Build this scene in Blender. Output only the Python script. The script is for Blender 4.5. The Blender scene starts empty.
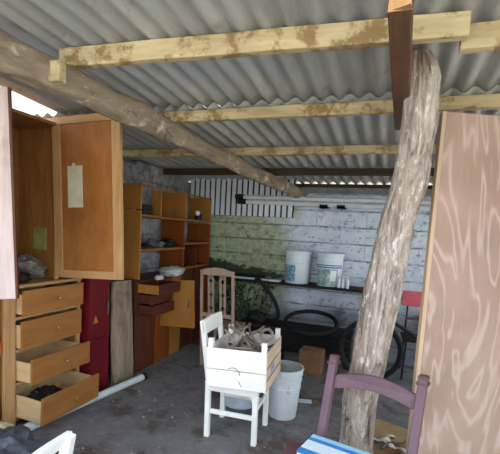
import bpy, math, random
from mathutils import Vector, Matrix, Euler, noise
R = math.radians
random.seed(7)
col = bpy.context.scene.collection

# ------------------------------------------------------------------ materials
def lin(h):
    h = h.lstrip('#')
    c = [int(h[i:i + 2], 16) / 255 for i in (0, 2, 4)]
    return tuple((x / 12.92 if x <= .04045 else ((x + .055) / 1.055) ** 2.4) for x in c) + (1,)

class NT:
    def __init__(s, name):
        s.m = bpy.data.materials.new(name); s.m.use_nodes = True
        s.t = s.m.node_tree; s.n = s.t.nodes
        s.b = s.n['Principled BSDF']; s.out = s.n['Material Output']
        s.co = s.n.new('ShaderNodeTexCoord').outputs['Object']
    def lk(s, a, b): s.t.links.new(a, b)
    def mapped(s, scale=(1, 1, 1), loc=(0, 0, 0), rot=(0, 0, 0)):
        n = s.n.new('ShaderNodeMapping'); n.inputs['Scale'].default_value = scale
        n.inputs['Location'].default_value = loc; n.inputs['Rotation'].default_value = rot
        s.lk(s.co, n.inputs['Vector']); return n.outputs[0]
    def noise(s, vec, scale, detail=6, rough=.6, dist=0):
        n = s.n.new('ShaderNodeTexNoise'); n.inputs['Scale'].default_value = scale
        n.inputs['Detail'].default_value = detail; n.inputs['Roughness'].default_value = rough
        n.inputs['Distortion'].default_value = dist; s.lk(vec, n.inputs['Vector']); return n.outputs[0]
    def ramp(s, fac, stops):
        n = s.n.new('ShaderNodeValToRGB'); e = n.color_ramp.elements
        while len(e) < len(stops): e.new(.5)
        for k, (p, c) in enumerate(stops):
            e[k].position = p; e[k].color = lin(c) if isinstance(c, str) else (c, c, c, 1)
        s.lk(fac, n.inputs['Fac']); return n.outputs['Color']
    def mix(s, fac, a, b, mode='MIX'):
        n = s.n.new('ShaderNodeMix'); n.data_type = 'RGBA'; n.blend_type = mode
        for sock, v in ((n.inputs['Factor'], fac), (n.inputs['A'], a), (n.inputs['B'], b)):
            pass
        ins = [i for i in n.inputs if i.enabled or True]
        f = n.inputs[0]; A = n.inputs[6]; B = n.inputs[7]
        for sock, v in ((f, fac), (A, a), (B, b)):
            if isinstance(v, bpy.types.NodeSocket): s.lk(v, sock)
            elif isinstance(v, str): sock.default_value = lin(v)
            else: sock.default_value = v
        return n.outputs[2]
    def math(s, op, a, b=0.0, c=0.0):
        n = s.n.new('ShaderNodeMath'); n.operation = op
        for k, v in enumerate((a, b, c)):
            if isinstance(v, bpy.types.NodeSocket): s.lk(v, n.inputs[k])
            else: n.inputs[k].default_value = v
        return n.outputs[0]
    def bump(s, h, strength=.4, dist=.01):
        n = s.n.new('ShaderNodeBump'); n.inputs['Strength'].default_value = strength
        n.inputs['Distance'].default_value = dist; s.lk(h, n.inputs['Height'])
        s.lk(n.outputs[0], s.b.inputs['Normal'])
    def done(s, c, rough=.7, metal=0, spec=.3):
        if isinstance(c, str): s.b.inputs['Base Color'].default_value = lin(c)
        else: s.lk(c, s.b.inputs['Base Color'])
        if isinstance(rough, bpy.types.NodeSocket): s.lk(rough, s.b.inputs['Roughness'])
        else: s.b.inputs['Roughness'].default_value = rough
        s.b.inputs['Metallic'].default_value = metal
        s.b.inputs['Specular IOR Level'].default_value = spec
        return s.m

def wood(name, dark, light, grain='z', scale=9, stretch=9, rough=.6, dirt=None, dirt_amt=.5, bump=.25, dlo=.5, dhi=.72, dsc=4):
    t = NT(name)
    sc = {'x': (1 / stretch, 1, 1), 'y': (1, 1 / stretch, 1), 'z': (1, 1, 1 / stretch)}[grain]
    v = t.mapped(sc, (random.random() * 3, random.random() * 3, random.random() * 3))
    g = t.noise(v, scale * 3, 8, .65, .4)
    c = t.ramp(g, [(.3, dark), (.72, light)])
    if dirt:
        d = t.noise(t.co, dsc, 6, .7)
        c = t.mix(t.ramp(d, [(dlo, 0.0), (dhi, dirt_amt)]), c, dirt)
    t.bump(g, bump, .004)
    return t.done(c, rough)

def blotch(name, a, b, scale=6, rough=.6, bump=.15, metal=0, third=None, t3=(.6, .7), spec=.3):
    t = NT(name)
    n = t.noise(t.co, scale, 7, .62)
    c = t.ramp(n, [(.32, a), (.68, b)])
    if third:
        n2 = t.noise(t.mapped(loc=(3, 5, 7)), scale * 1.7, 8, .7)
        c = t.mix(t.ramp(n2, [(t3[0], 0.0), (t3[1], 1.0)]), c, third)
    if bump: t.bump(n, bump, .006)
    return t.done(c, rough, metal, spec)

M = {}
M['pine'] = wood('pine_orange', '#855627', '#a8763e', 'z', 6, 8)
M['pine_y'] = wood('pine_boards', '#7c5028', '#a07040', 'y', 6, 8)
M['pine_pale'] = wood('pine_pale', '#a47a4a', '#c89e6e', 'z', 7, 9)
M['pine_pale_x'] = wood('pine_pale_rail', '#a47a4a', '#c89e6e', 'x', 7, 9)
M['door_panel'] = wood('hardboard_panel', '#925a26', '#ac7036', 'z', 3, 3, dirt='#5e3a1a', dirt_amt=.5)
M['drawer_face'] = wood('drawer_ply', '#8c5a2a', '#a8723a', 'y', 4, 6)
M['drawer_box'] = wood('drawer_box', '#c4a070', '#dcbf92', 'x', 5, 6)
M['counter'] = wood('counter_wood', '#96724a', '#b89468', 'y', 6, 10)
M['lilac_wood'] = wood('limed_wood', '#a8938c', '#d0beb8', 'z', 5, 9, dirt='#8a6f66')
M['melamine'] = wood('yellow_melamine', '#94602a', '#aa7632', 'z', 3, 5, .45, bump=.05)
M['melamine_y'] = wood('yellow_melamine_shelf', '#7e5222', '#966630', 'y', 3, 5, .45, bump=.05)
M['orange_ply'] = wood('orange_ply', '#74380f', '#8a4818', 'z', 3, 5, .5, bump=.05)
M['redbrown'] = wood('redbrown_wood', '#44201a', '#5c2c22', 'y', 4, 7, .5)
M['brown_v'] = wood('brown_panel', '#482414', '#60321a', 'z', 4, 7, .5)
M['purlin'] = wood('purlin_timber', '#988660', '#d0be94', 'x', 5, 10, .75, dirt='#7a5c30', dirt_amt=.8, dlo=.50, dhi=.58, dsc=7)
M['purlin_dark'] = wood('purlin_timber_dark', '#32281c', '#4a3c2a', 'x', 5, 10, .8, dirt='#3a2c1c')  # darker purlin timber, for the rearmost purlin and the wall plate
M['rafter'] = wood('rafter_redwood', '#4a3222', '#6e4e38', 'y', 6, 10, .7)
M['plank'] = wood('weathered_plank', '#6a5a4a', '#a4917a', 'z', 5, 7, .85, dirt='#43362c', dirt_amt=.8)
M['dullwood'] = wood('tall_chair_wood', '#8a7462', '#b29a84', 'z', 6, 10, .6)
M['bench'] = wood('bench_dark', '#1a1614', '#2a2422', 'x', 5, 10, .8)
M['cratewood'] = wood('crate_end_wood', '#c4a888', '#e2cdb0', 'y', 6, 10, .7)
M['stick'] = wood('stick_grey', '#6e645a', '#aa9e90', 'z', 14, 8, .85)
M['stick_b'] = wood('stick_brown', '#5a4c42', '#8a7a6c', 'z', 14, 8, .85)

def painted(name, paint, paint2, under, amt=.62, scale=9, rough=.5):
    t = NT(name)
    n = t.noise(t.co, 5, 5, .6)
    c = t.ramp(n, [(.3, paint), (.7, paint2)])
    chip = t.noise(t.mapped(loc=(2, 1, 4)), scale * 2.2, 9, .72)
    c = t.mix(t.ramp(chip, [(amt, 0.0), (amt + .05, 1.0)]), c, under)
    t.bump(chip, .12, .003)
    return t.done(c, rough)
M['white_paint'] = painted('white_chair_paint', '#f2f0ea', '#e4e4de', '#6a655c', .69, 8)
M['white_crate'] = painted('white_crate_paint', '#f6f2ea', '#ece6dc', '#8a7c6c', .70, 7)
M['mauve'] = painted('mauve_chair_paint', '#70565f', '#5c444e', '#5c3a38', .70, 9, .45)
M['mauve_cap'] = painted('post_cap_paint', '#664a46', '#54393a', '#503028', .68, 9, .45)
M['mauve_seat'] = painted('seat_paint', '#744c50', '#603c40', '#56302e', .66, 9, .5)
M['redmetal'] = painted('red_metal', '#6c101a', '#5a0c16', '#3a1210', .68, 6, .45)
M['redply'] = painted('red_chairback', '#d86a74', '#c85a64', '#7a3038', .72, 6, .5)
M['bucket'] = blotch('dirty_white_plastic', '#dde4e6', '#c8d2d4', 5, .45, .05, third='#6c6a62', t3=(.64, .74))
M['bucket_in'] = blotch('bucket_inside', '#c4c8c4', '#a8aca6', 6, .6, .05, third='#6a665c', t3=(.55, .7))
M['bucket_clean'] = blotch('white_bucket_plastic', '#dfe9ec', '#cfdce0', 4, .4, .03)
M['basin'] = blotch('pale_blue_basin', '#b8cee0', '#d8e6ee', 6, .5, .04)
M['pvc'] = blotch('pale_pvc', '#b8c6c4', '#d4deda', 8, .4, .03, third='#7c8078', t3=(.62, .74))
M['pvc_grey'] = blotch('grey_pipe', '#bcc4c8', '#d6dcde', 6, .4, .03, third='#6c7478', t3=(.64, .74))
M['rubber'] = blotch('black_rubber', '#101214', '#1e2224', 20, .7, .1)
M['black'] = blotch('black_stuff', '#15130f', '#26231f', 12, .6, .2)
M['steel'] = blotch('dull_steel', '#5a5c5e', '#84868a', 14, .4, .05, .8)
M['bikepaint'] = blotch('bike_frame_black', '#16181c', '#22262c', 9, .35, .02)
M['cardboard'] = blotch('cardboard', '#7a5c42', '#946e4e', 5, .85, .05, third='#5e4630', t3=(.6, .75))
M['cardboard_lt'] = blotch('cardboard_dusty', '#9a7c56', '#b4966c', 6, .85, .05, third='#6a5034', t3=(.58, .75))
M['paper'] = blotch('old_paper', '#d8d0b4', '#c4b898', 8, .8, .05)
M['green_paper'] = blotch('green_paper', '#7c8648', '#b0a868', 14, .8, .02)
M['white_bag'] = blotch('white_plastic_bag', '#d8d8d2', '#b4b6b2', 9, .4, .3)
M['grey_bag'] = blotch('grey_plastic_bag', '#8c8884', '#58544e', 10, .35, .3)
M['tarp'] = blotch('dark_grey_tarp', '#3c4048', '#5a5e64', 7, .5, .3)
M['cream'] = blotch('cream_sack', '#c8bc98', '#a89a74', 9, .8, .3)
M['rag'] = blotch('pale_rag', '#e2dcc8', '#b8ac90', 12, .85, .2)
M['orange'] = blotch('orange_label', '#c85a22', '#b04a1a', 9, .5, .02)
M['teal'] = blotch('teal_cap', '#2c5c58', '#3c706a', 9, .5, .02)
M['brass'] = blotch('brass_knob', '#a8803c', '#c49a50', 9, .35, .02, .6)
M['leaf'] = blotch('dark_leaf', '#22361c', '#3c5a2c', 14, .5, .05)
M['stem'] = blotch('plant_stem', '#3a3420', '#56482c', 14, .8, .05)
M['bookblue'] = blotch('book_blue', '#2a78c8', '#4c9cdc', 3, .3, .0)
M['bookdark'] = blotch('book_navy', '#2c62a8', '#3c78bc', 5, .3, .0)
M['bookcyan'] = blotch('book_cyan', '#8cc8e4', '#b4dcee', 5, .35, .0)
M['bookwhite'] = blotch('book_white', '#e8f0f4', '#d4e2ea', 5, .4, .0)
M['bluesticker'] = blotch('blue_sticker', '#6c88b8', '#90a4c8', 9, .5, .0)
M['tag'] = blotch('orange_tag', '#b4601c', '#c87828', 9, .5, .0)
M['blueband'] = blotch('blue_band', '#2448a4', '#3460c0', 9, .45, .0)
M['label_teal'] = blotch('teal_label_print', '#2c6c8c', '#8cb4c8', 26, .45, .0, third='#dfeaf0', t3=(.55, .62))
M['label_mix'] = blotch('paint_label_print', '#2f86a8', '#d4dcc0', 12, .45, .0, third='#2c5c58', t3=(.56, .66))
M['label_white'] = blotch('label_white', '#eef2f0', '#dce6e8', 9, .45, .0)

# plywood figure: contour bands of a stretched noise
t = NT('plywood_figure')
n = t.noise(t.mapped((1.0, 1, .30), (4, 2, 1)), 3.0, 3, .5, .9)
w = t.math('SINE', t.math('MULTIPLY', n, 74.0))
f = t.noise(t.mapped((1, 1, .05)), 60, 4, .6)
c = t.ramp(w, [(.0, '#957a6a'), (.5, '#9e8374'), (.85, '#ab9486'), (1.0, '#b39d90')])
c = t.mix(t.ramp(f, [(.3, 0.0), (.7, .35)]), c, '#866a58')
sp = t.noise(t.mapped(loc=(7, 7, 7)), 1.6, 4, .6)
c = t.mix(t.ramp(sp, [(.45, 0.0), (.7, .45)]), c, '#bba08e')
t.bump(f, .1, .002)
M['plywood'] = t.done(c, .55)
M['plyedge'] = wood('plywood_edge', '#ac8e74', '#c2a68c', 'z', 8, 12, .7)

# trunk bark
t = NT('weathered_trunk')
v = t.mapped((1, 1, .10))
n1 = t.noise(v, 20, 10, .72, .8); n2 = t.noise(t.mapped((1, 1, .4)), 6, 6, .6)
n4 = t.noise(t.mapped((1, 1, .35), (3, 3, 3)), 34, 8, .75)
c = t.ramp(n1, [(.36, '#3c322c'), (.44, '#8a7c70'), (.56, '#b2a698'), (.68, '#c8beb2')])
c = t.mix(t.ramp(n2, [(.5, 0.0), (.66, .6)]), c, '#a48e80')
c = t.mix(t.ramp(n4, [(.55, 0.0), (.62, .8)]), c, '#ddd6cc')
c = t.mix(t.ramp(n4, [(.34, .75), (.41, 0.0)]), c, '#5a4a40')
t.bump(n1, .8, .025)
M['trunk'] = t.done(c, .85)

t = NT('rough_log')
n1 = t.noise(t.mapped((1, .2, 1)), 16, 10, .7, .4); n2 = t.noise(t.co, 7, 7, .65)
c = t.ramp(n1, [(.3, '#625646'), (.7, '#9a8a74')])
c = t.mix(t.ramp(n2, [(.55, 0.0), (.66, .85)]), c, '#c6b89c')
t.bump(n1, .6, .015)
M['log'] = t.done(c, .9)

# roof sheets
t = NT('galvanised_roof')
v = t.mapped((1, .22, 1))
n1 = t.noise(v, 7, 8, .65); n2 = t.noise(t.co, 2.2, 5, .6); n3 = t.noise(t.mapped(loc=(9, 1, 2)), 5, 7, .7)
c = t.ramp(n1, [(.3, '#8e8e88'), (.7, '#b8b8b0')])
c = t.mix(t.ramp(n2, [(.45, 0.0), (.7, .7)]), c, '#9aa2ac')
c = t.mix(t.ramp(n3, [(.58, 0.0), (.7, .55)]), c, '#857660')
M['roof'] = t.done(c, .6, .15)

# concrete floor
t = NT('dusty_concrete')
n1 = t.noise(t.co, 1.6, 7, .6); n2 = t.noise(t.co, 14, 9, .7); n3 = t.noise(t.mapped(loc=(5, 3, 0)), 3.4, 8, .68)
c = t.ramp(n1, [(.3, '#625f5e'), (.7, '#827f80')])
c = t.mix(t.ramp(n2, [(.5, 0.0), (.75, .7)]), c, '#989698')
c = t.mix(t.ramp(n3, [(.50, 0.0), (.62, .85)]), c, '#54463c')
t.bump(n2, .25, .01)
M['floor'] = t.done(c, .8)
M['ground'] = blotch('yard_ground', '#a8a294', '#bab4a8', 2, .9, .2)

# block walls: courses in the X-Z (back) or Y-Z (left) plane
def blockwall(name, axis, paint):
    t = NT(name)
    sx = t.n.new('ShaderNodeSeparateXYZ'); t.lk(t.co, sx.inputs[0])
    cb = t.n.new('ShaderNodeCombineXYZ'); t.lk(sx.outputs[axis], cb.inputs[0]); t.lk(sx.outputs[2], cb.inputs[1])
    br = t.n.new('ShaderNodeTexBrick'); t.lk(cb.outputs[0], br.inputs['Vector'])
    br.inputs['Scale'].default_value = 1; br.inputs['Brick Width'].default_value = .43 if not paint else .62
    br.inputs['Row Height'].default_value = .205; br.inputs['Mortar Size'].default_value = .007
    br.inputs['Mortar Smooth'].default_value = .4
    n1 = t.noise(t.co, 5, 9, .7); n2 = t.noise(t.mapped(loc=(4, 4, 4)), 12, 9, .72); n3 = t.noise(t.mapped(loc=(8, 2, 1)), 2.2, 7, .65)
    if paint:
        # wavering bed joints, wide and grimy; the upright joints are nearly painted over
        wob = t.math('ADD', sx.outputs[2], t.math('MULTIPLY', t.math('SUBTRACT', t.noise(t.co, 7, 6, .7), .5), .05))
        fr = t.math('ABSOLUTE', t.math('SUBTRACT', t.math('FRACT', t.math('ADD', t.math('MULTIPLY', wob, 1 / .205), .5)), .5))
        joint = t.ramp(fr, [(.0, 1.0), (.035, .8), (.08, 0.0)])
        c = t.ramp(n1, [(.3, '#bcc9da'), (.7, '#e6edf3')])
        c = t.mix(t.ramp(n2, [(.55, 0.0), (.62, .7)]), c, '#8c98a6')
        st = t.noise(t.mapped((1, 1, 1.8), (1, 6, 2)), 9, 10, .78)
        c = t.mix(t.ramp(st, [(.56, 0.0), (.62, .75)]), c, '#5c646e')
        c = t.mix(t.ramp(n3, [(.60, 0.0), (.64, .8)]), c, '#6a7078')
        g = t.math('ADD', t.math('MULTIPLY', sx.outputs[0], -1.1), t.math('MULTIPLY', n3, 2.2))
        gm = t.ramp(t.math('SUBTRACT', g, 2.25), [(.0, 0.0), (.5, .92)])
        c = t.mix(gm, c, t.ramp(n2, [(.34, '#4e5840'), (.46, '#98a47a'), (.7, '#c8cfae')]))
        # dark moss along the shelf line and damp near the ground, spreading from the left
        ms = t.math('SUBTRACT', t.math('MULTIPLY', st, 1.5), t.math('ADD', t.math('MULTIPLY', t.math('ABSOLUTE', t.math('SUBTRACT', sx.outputs[2], .96)), 3.2), t.math('ADD', t.math('MULTIPLY', sx.outputs[0], .45), .95)))
        c = t.mix(t.ramp(ms, [(.28, 0.0), (.36, .9)]), c, '#232c1c')
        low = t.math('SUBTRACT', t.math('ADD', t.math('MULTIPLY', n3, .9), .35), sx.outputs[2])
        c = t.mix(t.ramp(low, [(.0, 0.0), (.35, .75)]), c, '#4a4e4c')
        m = t.math('MULTIPLY', joint, t.ramp(n1, [(.38, .12), (.6, .75)]))
        c = t.mix(m, c, '#454a50')
        c = t.mix(t.math('MULTIPLY', br.outputs['Fac'], t.ramp(n1, [(.46, .0), (.6, .5)])), c, '#5c626a')
    else:
        c = t.ramp(n1, [(.3, '#5c5e60'), (.7, '#9a9c9e')])
        c = t.mix(t.ramp(n2, [(.48, 0.0), (.6, .8)]), c, '#525456')
        c = t.mix(t.ramp(n3, [(.5, 0.0), (.62, .6)]), c, '#b0b2b2')
        c = t.mix(t.math('MULTIPLY', br.outputs['Fac'], t.ramp(n1, [(.42, .0), (.6, .8)])), c, '#48494b')
    h = t.math('SUBTRACT', n2, t.math('MULTIPLY', br.outputs['Fac'], 1.2))
    t.bump(h, .6, .015)
    return t.done(c, .85)
M['wall_back'] = blockwall('painted_blocks', 0, True)
M['wall_left'] = blockwall('bare_blocks', 1, False)
M['upper_block'] = blotch('dusty_block', '#6c6c6a', '#8a8a88', 8, .9, .4)
M['corr'] = blotch('pale_corrugated_sheet', '#c8d2da', '#e2e8ec', 4, .5, .02)

# ------------------------------------------------------------------ geometry
class MB:
    def __init__(s): s.v = []; s.f = []
    def add(s, v, f):
        o = len(s.v); s.v += [tuple(x) for x in v]; s.f += [tuple(o + i for i in q) for q in f]
    def bb(s, x0, x1, y0, y1, z0, z1):
        s.add([(x0, y0, z0), (x1, y0, z0), (x1, y1, z0), (x0, y1, z0), (x0, y0, z1), (x1, y0, z1), (x1, y1, z1), (x0, y1, z1)],
              [(0, 3, 2, 1), (4, 5, 6, 7), (0, 1, 5, 4), (1, 2, 6, 5), (2, 3, 7, 6), (3, 0, 4, 7)])
    def beam(s, a, b, w, h, up=(0, 0, 1), w2=None, h2=None):
        """square bar from a to b, w across, h along up"""
        a = Vector(a); b = Vector(b); d = (b - a).normalized(); u = Vector(up)
        sd = d.cross(u).normalized(); u = sd.cross(d).normalized()
        w2 = w2 or w; h2 = h2 or h; v = []
        for p, ww, hh in ((a, w, h), (b, w2, h2)):
            for i, j in ((-1, -1), (1, -1), (1, 1), (-1, 1)): v.append(p + sd * (i * ww / 2) + u * (j * hh / 2))
        s.add(v, [(0, 1, 2, 3), (7, 6, 5, 4), (0, 4, 5, 1), (1, 5, 6, 2), (2, 6, 7, 3), (3, 7, 4, 0)])
    def tube(s, pts, r, n=10, closed=False, caps=True):
        pts = [Vector(p) for p in pts]; N = len(pts)
        rs = r if isinstance(r, (list, tuple)) else [r] * N
        v = []; u = None
        for i, p in enumerate(pts):
            if closed: d = pts[(i + 1) % N] - pts[i - 1]
            else: d = pts[min(i + 1, N - 1)] - pts[max(i - 1, 0)]
            d.normalize()
            if u is None:
                u = d.orthogonal().normalized()
            u = (u - d * u.dot(d)).normalized(); w = d.cross(u)
            for k in range(n):
                a = 2 * math.pi * k / n; v.append(p + (u * math.cos(a) + w * math.sin(a)) * rs[i])
        f = []
        for i in range(N if closed else N - 1):
            j = (i + 1) % N
            for k in range(n): f.append((i * n + k, i * n + (k + 1) % n, j * n + (k + 1) % n, j * n + k))
        if caps and not closed:
            f.append(tuple(range(n - 1, -1, -1))); f.append(tuple((N - 1) * n + k for k in range(n)))
        s.add(v, f)
    def cyl(s, a, b, r, r2=None, n=18): s.tube([a, b], [r, r2 if r2 is not None else r], n)
    def lathe(s, prof, n=40, c=(0, 0, 0), a0=0, a1=2 * math.pi):
        full = abs(a1 - a0 - 2 * math.pi) < 1e-6; m = n if full else n + 1; v = []
        for r, z in prof:
            for k in range(m):
                a = a0 + (a1 - a0) * k / n; v.append((c[0] + r * math.cos(a), c[1] + r * math.sin(a), c[2] + z))
        f = []
        for i in range(len(prof) - 1):
            for k in range(n):
                k2 = (k + 1) % m; f.append((i * m + k, i * m + k2, (i + 1) * m + k2, (i + 1) * m + k))
        s.add(v, f)
    def prism(s, poly, d):
        """extrude a polygon (3D points) by vector d"""
        n = len(poly); d = Vector(d); a = [Vector(p) for p in poly]
        s.add(a + [p + d for p in a], [tuple(range(n - 1, -1, -1)), tuple(range(n, 2 * n))] +
              [(i, (i + 1) % n, n + (i + 1) % n, n + i) for i in range(n)])
    def lump(s, c, size, seed=0, amp=.25, freq=2.0, n=20, flat=-1.0):
        v = []; f = []
        for i in range(n + 1):
            th = math.pi * i / n
            for k in range(2 * n):
                ph = math.pi * k / n
                d = Vector((math.sin(th) * math.cos(ph), math.sin(th) * math.sin(ph), math.cos(th)))
                q = 1 + amp * noise.fractal(d * freq + Vector((seed, seed * 2, 0)), .8, 2, 4)
                p = d * q; z = max(p.z, flat)
                v.append((c[0] + p.x * size[0], c[1] + p.y * size[1], c[2] + z * size[2]))
        for i in range(n):
            for k in range(2 * n):
                k2 = (k + 1) % (2 * n); f.append((i * 2 * n + k, (i + 1) * 2 * n + k, (i + 1) * 2 * n + k2, i * 2 * n + k2))
        s.add(v, f)
    def xf(s, m): s.v = [tuple(m @ Vector(p)) for p in s.v]; return s
    def build(s, name, mat, parent=None, bevel=0.0, smooth=False, origin=None, solid=0.0):
        off = Vector((0, 0, 0))
        if origin is not None: off = Vector(origin)
        elif parent is not None:
            r = parent
            while r.parent: r = r.parent
            if not r.get('_local'): off = Vector(r.get('_loc', (0, 0, 0)))
        me = bpy.data.meshes.new(name)
        me.from_pydata([tuple(Vector(p) - off) for p in s.v], [], s.f); me.validate(); me.update()
        import bmesh
        b = bmesh.new(); b.from_mesh(me); bmesh.ops.recalc_face_normals(b, faces=b.faces); b.to_mesh(me); b.free()
        o = bpy.data.objects.new(name, me); col.objects.link(o); me.materials.append(M[mat])
        if parent is not None: o.parent = parent
        elif origin is not None: o.location = origin
        if smooth:
            for p in me.polygons: p.use_smooth = True
            me.set_sharp_from_angle(angle=R(42))
        if solid:
            q = o.modifiers.new('thickness', 'SOLIDIFY'); q.thickness = solid; q.offset = 0
        if bevel:
            q = o.modifiers.new('edge', 'BEVEL'); q.width = bevel; q.segments = 2; q.limit_method = 'ANGLE'; q.angle_limit = R(35)
        return o

def tag(o, label=None, cat=None, group=None, kind=None):
    if label: o['label'] = label
    if cat: o['category'] = cat
    if group: o['group'] = group
    if kind: o['kind'] = kind
    return o
def thing(name, label, cat, loc, rz=None, group=None, tilt=(0, 0)):
    """Empty at the base; parts given in world coordinates unless rz is set (then local)"""
    o = bpy.data.objects.new(name, None); col.objects.link(o); o.location = loc
    o['_loc'] = loc
    if rz is not None:
        o['_local'] = 1; o.rotation_euler = (tilt[0], tilt[1], rz)
    return tag(o, label, cat, group)
def copy_tree(o, parent=None):
    c = o.copy(); col.objects.link(c); c.parent = parent
    for ch in list(o.children): copy_tree(ch, c)
    return c
def struct(o): o['kind'] = 'structure'; return o

# ------------------------------------------------------------------ camera
CX, CY, F = 250., 265., 400.
def cam_basis(roll, yaw, pitch):
    a, p, r = R(yaw), R(pitch), R(roll)
    fw = Vector((-math.sin(a) * math.cos(p), math.cos(a) * math.cos(p), math.sin(p)))
    rt = Vector((math.cos(a), math.sin(a), 0)); up = rt.cross(fw)
    return rt * math.cos(r) + up * math.sin(r), -rt * math.sin(r) + up * math.cos(r), fw
rt, up, fw = cam_basis(3.0, 19.3, -5.0)
cd = bpy.data.cameras.new('camera'); cam = bpy.data.objects.new('camera', cd); col.objects.link(cam)
cam.matrix_world = Matrix(((rt.x, up.x, -fw.x, 0), (rt.y, up.y, -fw.y, 0), (rt.z, up.z, -fw.z, 1.55), (0, 0, 0, 1)))
cd.sensor_fit = 'HORIZONTAL'; cd.sensor_width = 36; cd.lens = 36 * F / 500; cd.shift_y = (CY - 227) / 500
cd.clip_start = .05
bpy.context.scene.camera = cam

# ------------------------------------------------------------------ shell
def roofz(y): return 2.45 - .07 * (y - 1.65)
b = MB(); b.bb(-3.3, 2.3, -.8, 5.4, -.06, 0); struct(b.build('floor', 'floor'))
b = MB(); b.bb(-30, 30, -40, 40, -.3, -.08); struct(b.build('ground', 'ground'))

def roof(x0, x1, y0, y1, lift=0.0):
    P = .115; A = .017; n = int((x1 - x0) / P * 8); ys = [y0 + (y1 - y0) * k / 12 for k in range(13)]
    v = []; f = []
    for j, y in enumerate(ys):
        for i in range(n + 1):
            x = x0 + (x1 - x0) * i / n
            v.append((x, y, roofz(y) + A + A * math.sin(2 * math.pi * x / P) + lift + .004 * noise.noise(Vector((x * 1.5, y * 1.5, 0)))))
    for j in range(12):
        for i in range(n): k = j * (n + 1) + i; f.append((k, k + 1, k + n + 2, k + n + 1))
    m = MB(); m.add(v, f); return m
struct(roof(-2.60, 2.4, .75, 2.645, .006).build('ceiling', 'roof', smooth=True, solid=.002))
struct(roof(-3.45, 2.4, 2.60, 5.5).build('ceiling_rear', 'roof', smooth=True, solid=.002))

# left wall: tall outer leaf, and the stepped block leaf standing behind the shelves
b = MB()
b.bb(-3.18, -3.02, -.6, 2.5, -.05, 2.16); b.bb(-3.18, -3.02, 2.5, 5.3, -.05, 2.2)  # front run carried forward out of view to keep light off the wardrobe
struct(b.build('wall_left', 'wall_left'))
b = MB()
ys = [2.85 + 2.31 * k / 60 for k in range(61)]; top = []
for y in ys:
    z = 2.20 if y < 3.85 else 2.25 if y < 4.70 else 2.165
    top.append(z + .016 * noise.noise(Vector((0, y * 7, 1))) + .010 * noise.noise(Vector((3, y * 19, 1))))
nz = 34; v = []; f = []
for i, y in enumerate(ys):
    for j in range(nz + 1):
        z = -.05 + (top[i] + .05) * j / nz
        v.append((-2.735 + .012 * noise.fractal(Vector((2, y * 5, z * 5)), .9, 2, 4), y, z))
    v.append((-2.98, y, top[i])); v.append((-2.98, y, -.05))
q = nz + 3
for i in range(60):
    for j in range(q): f.append((i * q + j, i * q + (j + 1) % q, (i + 1) * q + (j + 1) % q, (i + 1) * q + j))
f += [tuple(range(q)), tuple(60 * q + j for j in range(q))]
b.add(v, f)
struct(b.build('wall_left_inner', 'wall_left'))
b = MB(); b.bb(-3.18, 2.1, 5.16, 5.32, -.05, 2.06); struct(b.build('wall_back', 'wall_back'))
b = MB(); b.bb(-1.2, 2.1, 5.2, 5.32, 2.06, 2.14)
struct(b.build('wall_back_top', 'upper_block'))
b = MB(); b.bb(2.12, 2.28, 1.4, 2.6, -.05, 2.2); struct(b.build('wall_right_shade', 'wall_left'))  # unseen wall piece, added to cut side light; open behind it
# timber plate carrying the sheets along the back wall
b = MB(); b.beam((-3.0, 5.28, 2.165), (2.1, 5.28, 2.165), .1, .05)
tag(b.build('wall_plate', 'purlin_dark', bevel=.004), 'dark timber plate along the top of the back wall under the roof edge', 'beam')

# corrugated strip set high in the left of the back wall
CS = thing('corrugated_sheet', 'upright pale ribbed sheet filling the top left of the back wall', 'metal sheet', (-2.0, 5.1, 1.74))
b = MB(); x = -2.72
while x < -1.27:
    b.bb(x, x + .056, 5.072, 5.084, 1.735, 2.235); x += .079
b.build('ribs', 'corr', CS, .003)
b = MB(); b.bb(-2.72, -1.24, 5.15, 5.16, 1.735, 2.235); b.build('slot_shade_backing', 'bench', CS)  # dark board put in as the shade between the ribs
for z in (1.80, 2.15):
    b = MB(); b.bb(-2.72, -1.24, 5.084, 5.15, z, z + .03); b.build('batten', 'bench', CS)

# purlins
def purlin(y, x0, x1, zc, h, w, mat, label, bow=0.0, dy=0.0):
    m = MB(); n = 24; pts = []
    for k in range(n):
        a = k / n; c = (k + 1) / n
        m.beam((x0 + (x1 - x0) * a, y + dy * a, zc + bow * math.sin(math.pi * a)), (x0 + (x1 - x0) * c, y + dy * c, zc + bow * math.sin(math.pi * c)), w, h)
    o = m.build('roof_purlin', mat)
    # weld to one bar
    import bmesh
    bm = bmesh.new(); bm.from_mesh(o.data); bmesh.ops.remove_doubles(bm, verts=bm.verts, dist=.0005)
    seen = {}
    for fc in list(bm.faces):
        key = tuple(sorted(vv.index for vv in fc.verts)); seen.setdefault(key, []).append(fc)
    bmesh.ops.delete(bm, geom=[fc for fs in seen.values() if len(fs) > 1 for fc in fs], context='FACES_ONLY')
    for vv in bm.verts:
        vv.co.z += .004 * noise.noise(vv.co * 3); vv.co.y += .004 * noise.noise(vv.co * 3 + Vector((5, 5, 5)))
    bm.to_mesh(o.data); bm.free()
    q = o.modifiers.new('edge', 'BEVEL'); q.width = .005; q.segments = 2; q.limit_method = 'ANGLE'; q.angle_limit = R(35)
    return tag(o, label, 'beam', 'purlins under the roof sheets')
purlin(1.73, -1.72, .22, 2.396, .095, .05, 'purlin', 'pale yellowish roof purlin nearest the viewer, crossing above the trunk post', dy=.10)
purlin(1.905, .20, 2.2, 2.378, .100, .055, 'purlin', 'separate pale purlin piece lapped on at the top right corner')
purlin(2.62, -3.1, 2.2, 2.335, .075, .05, 'purlin', 'second roof purlin from the front, passing behind the trunk top')
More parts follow.
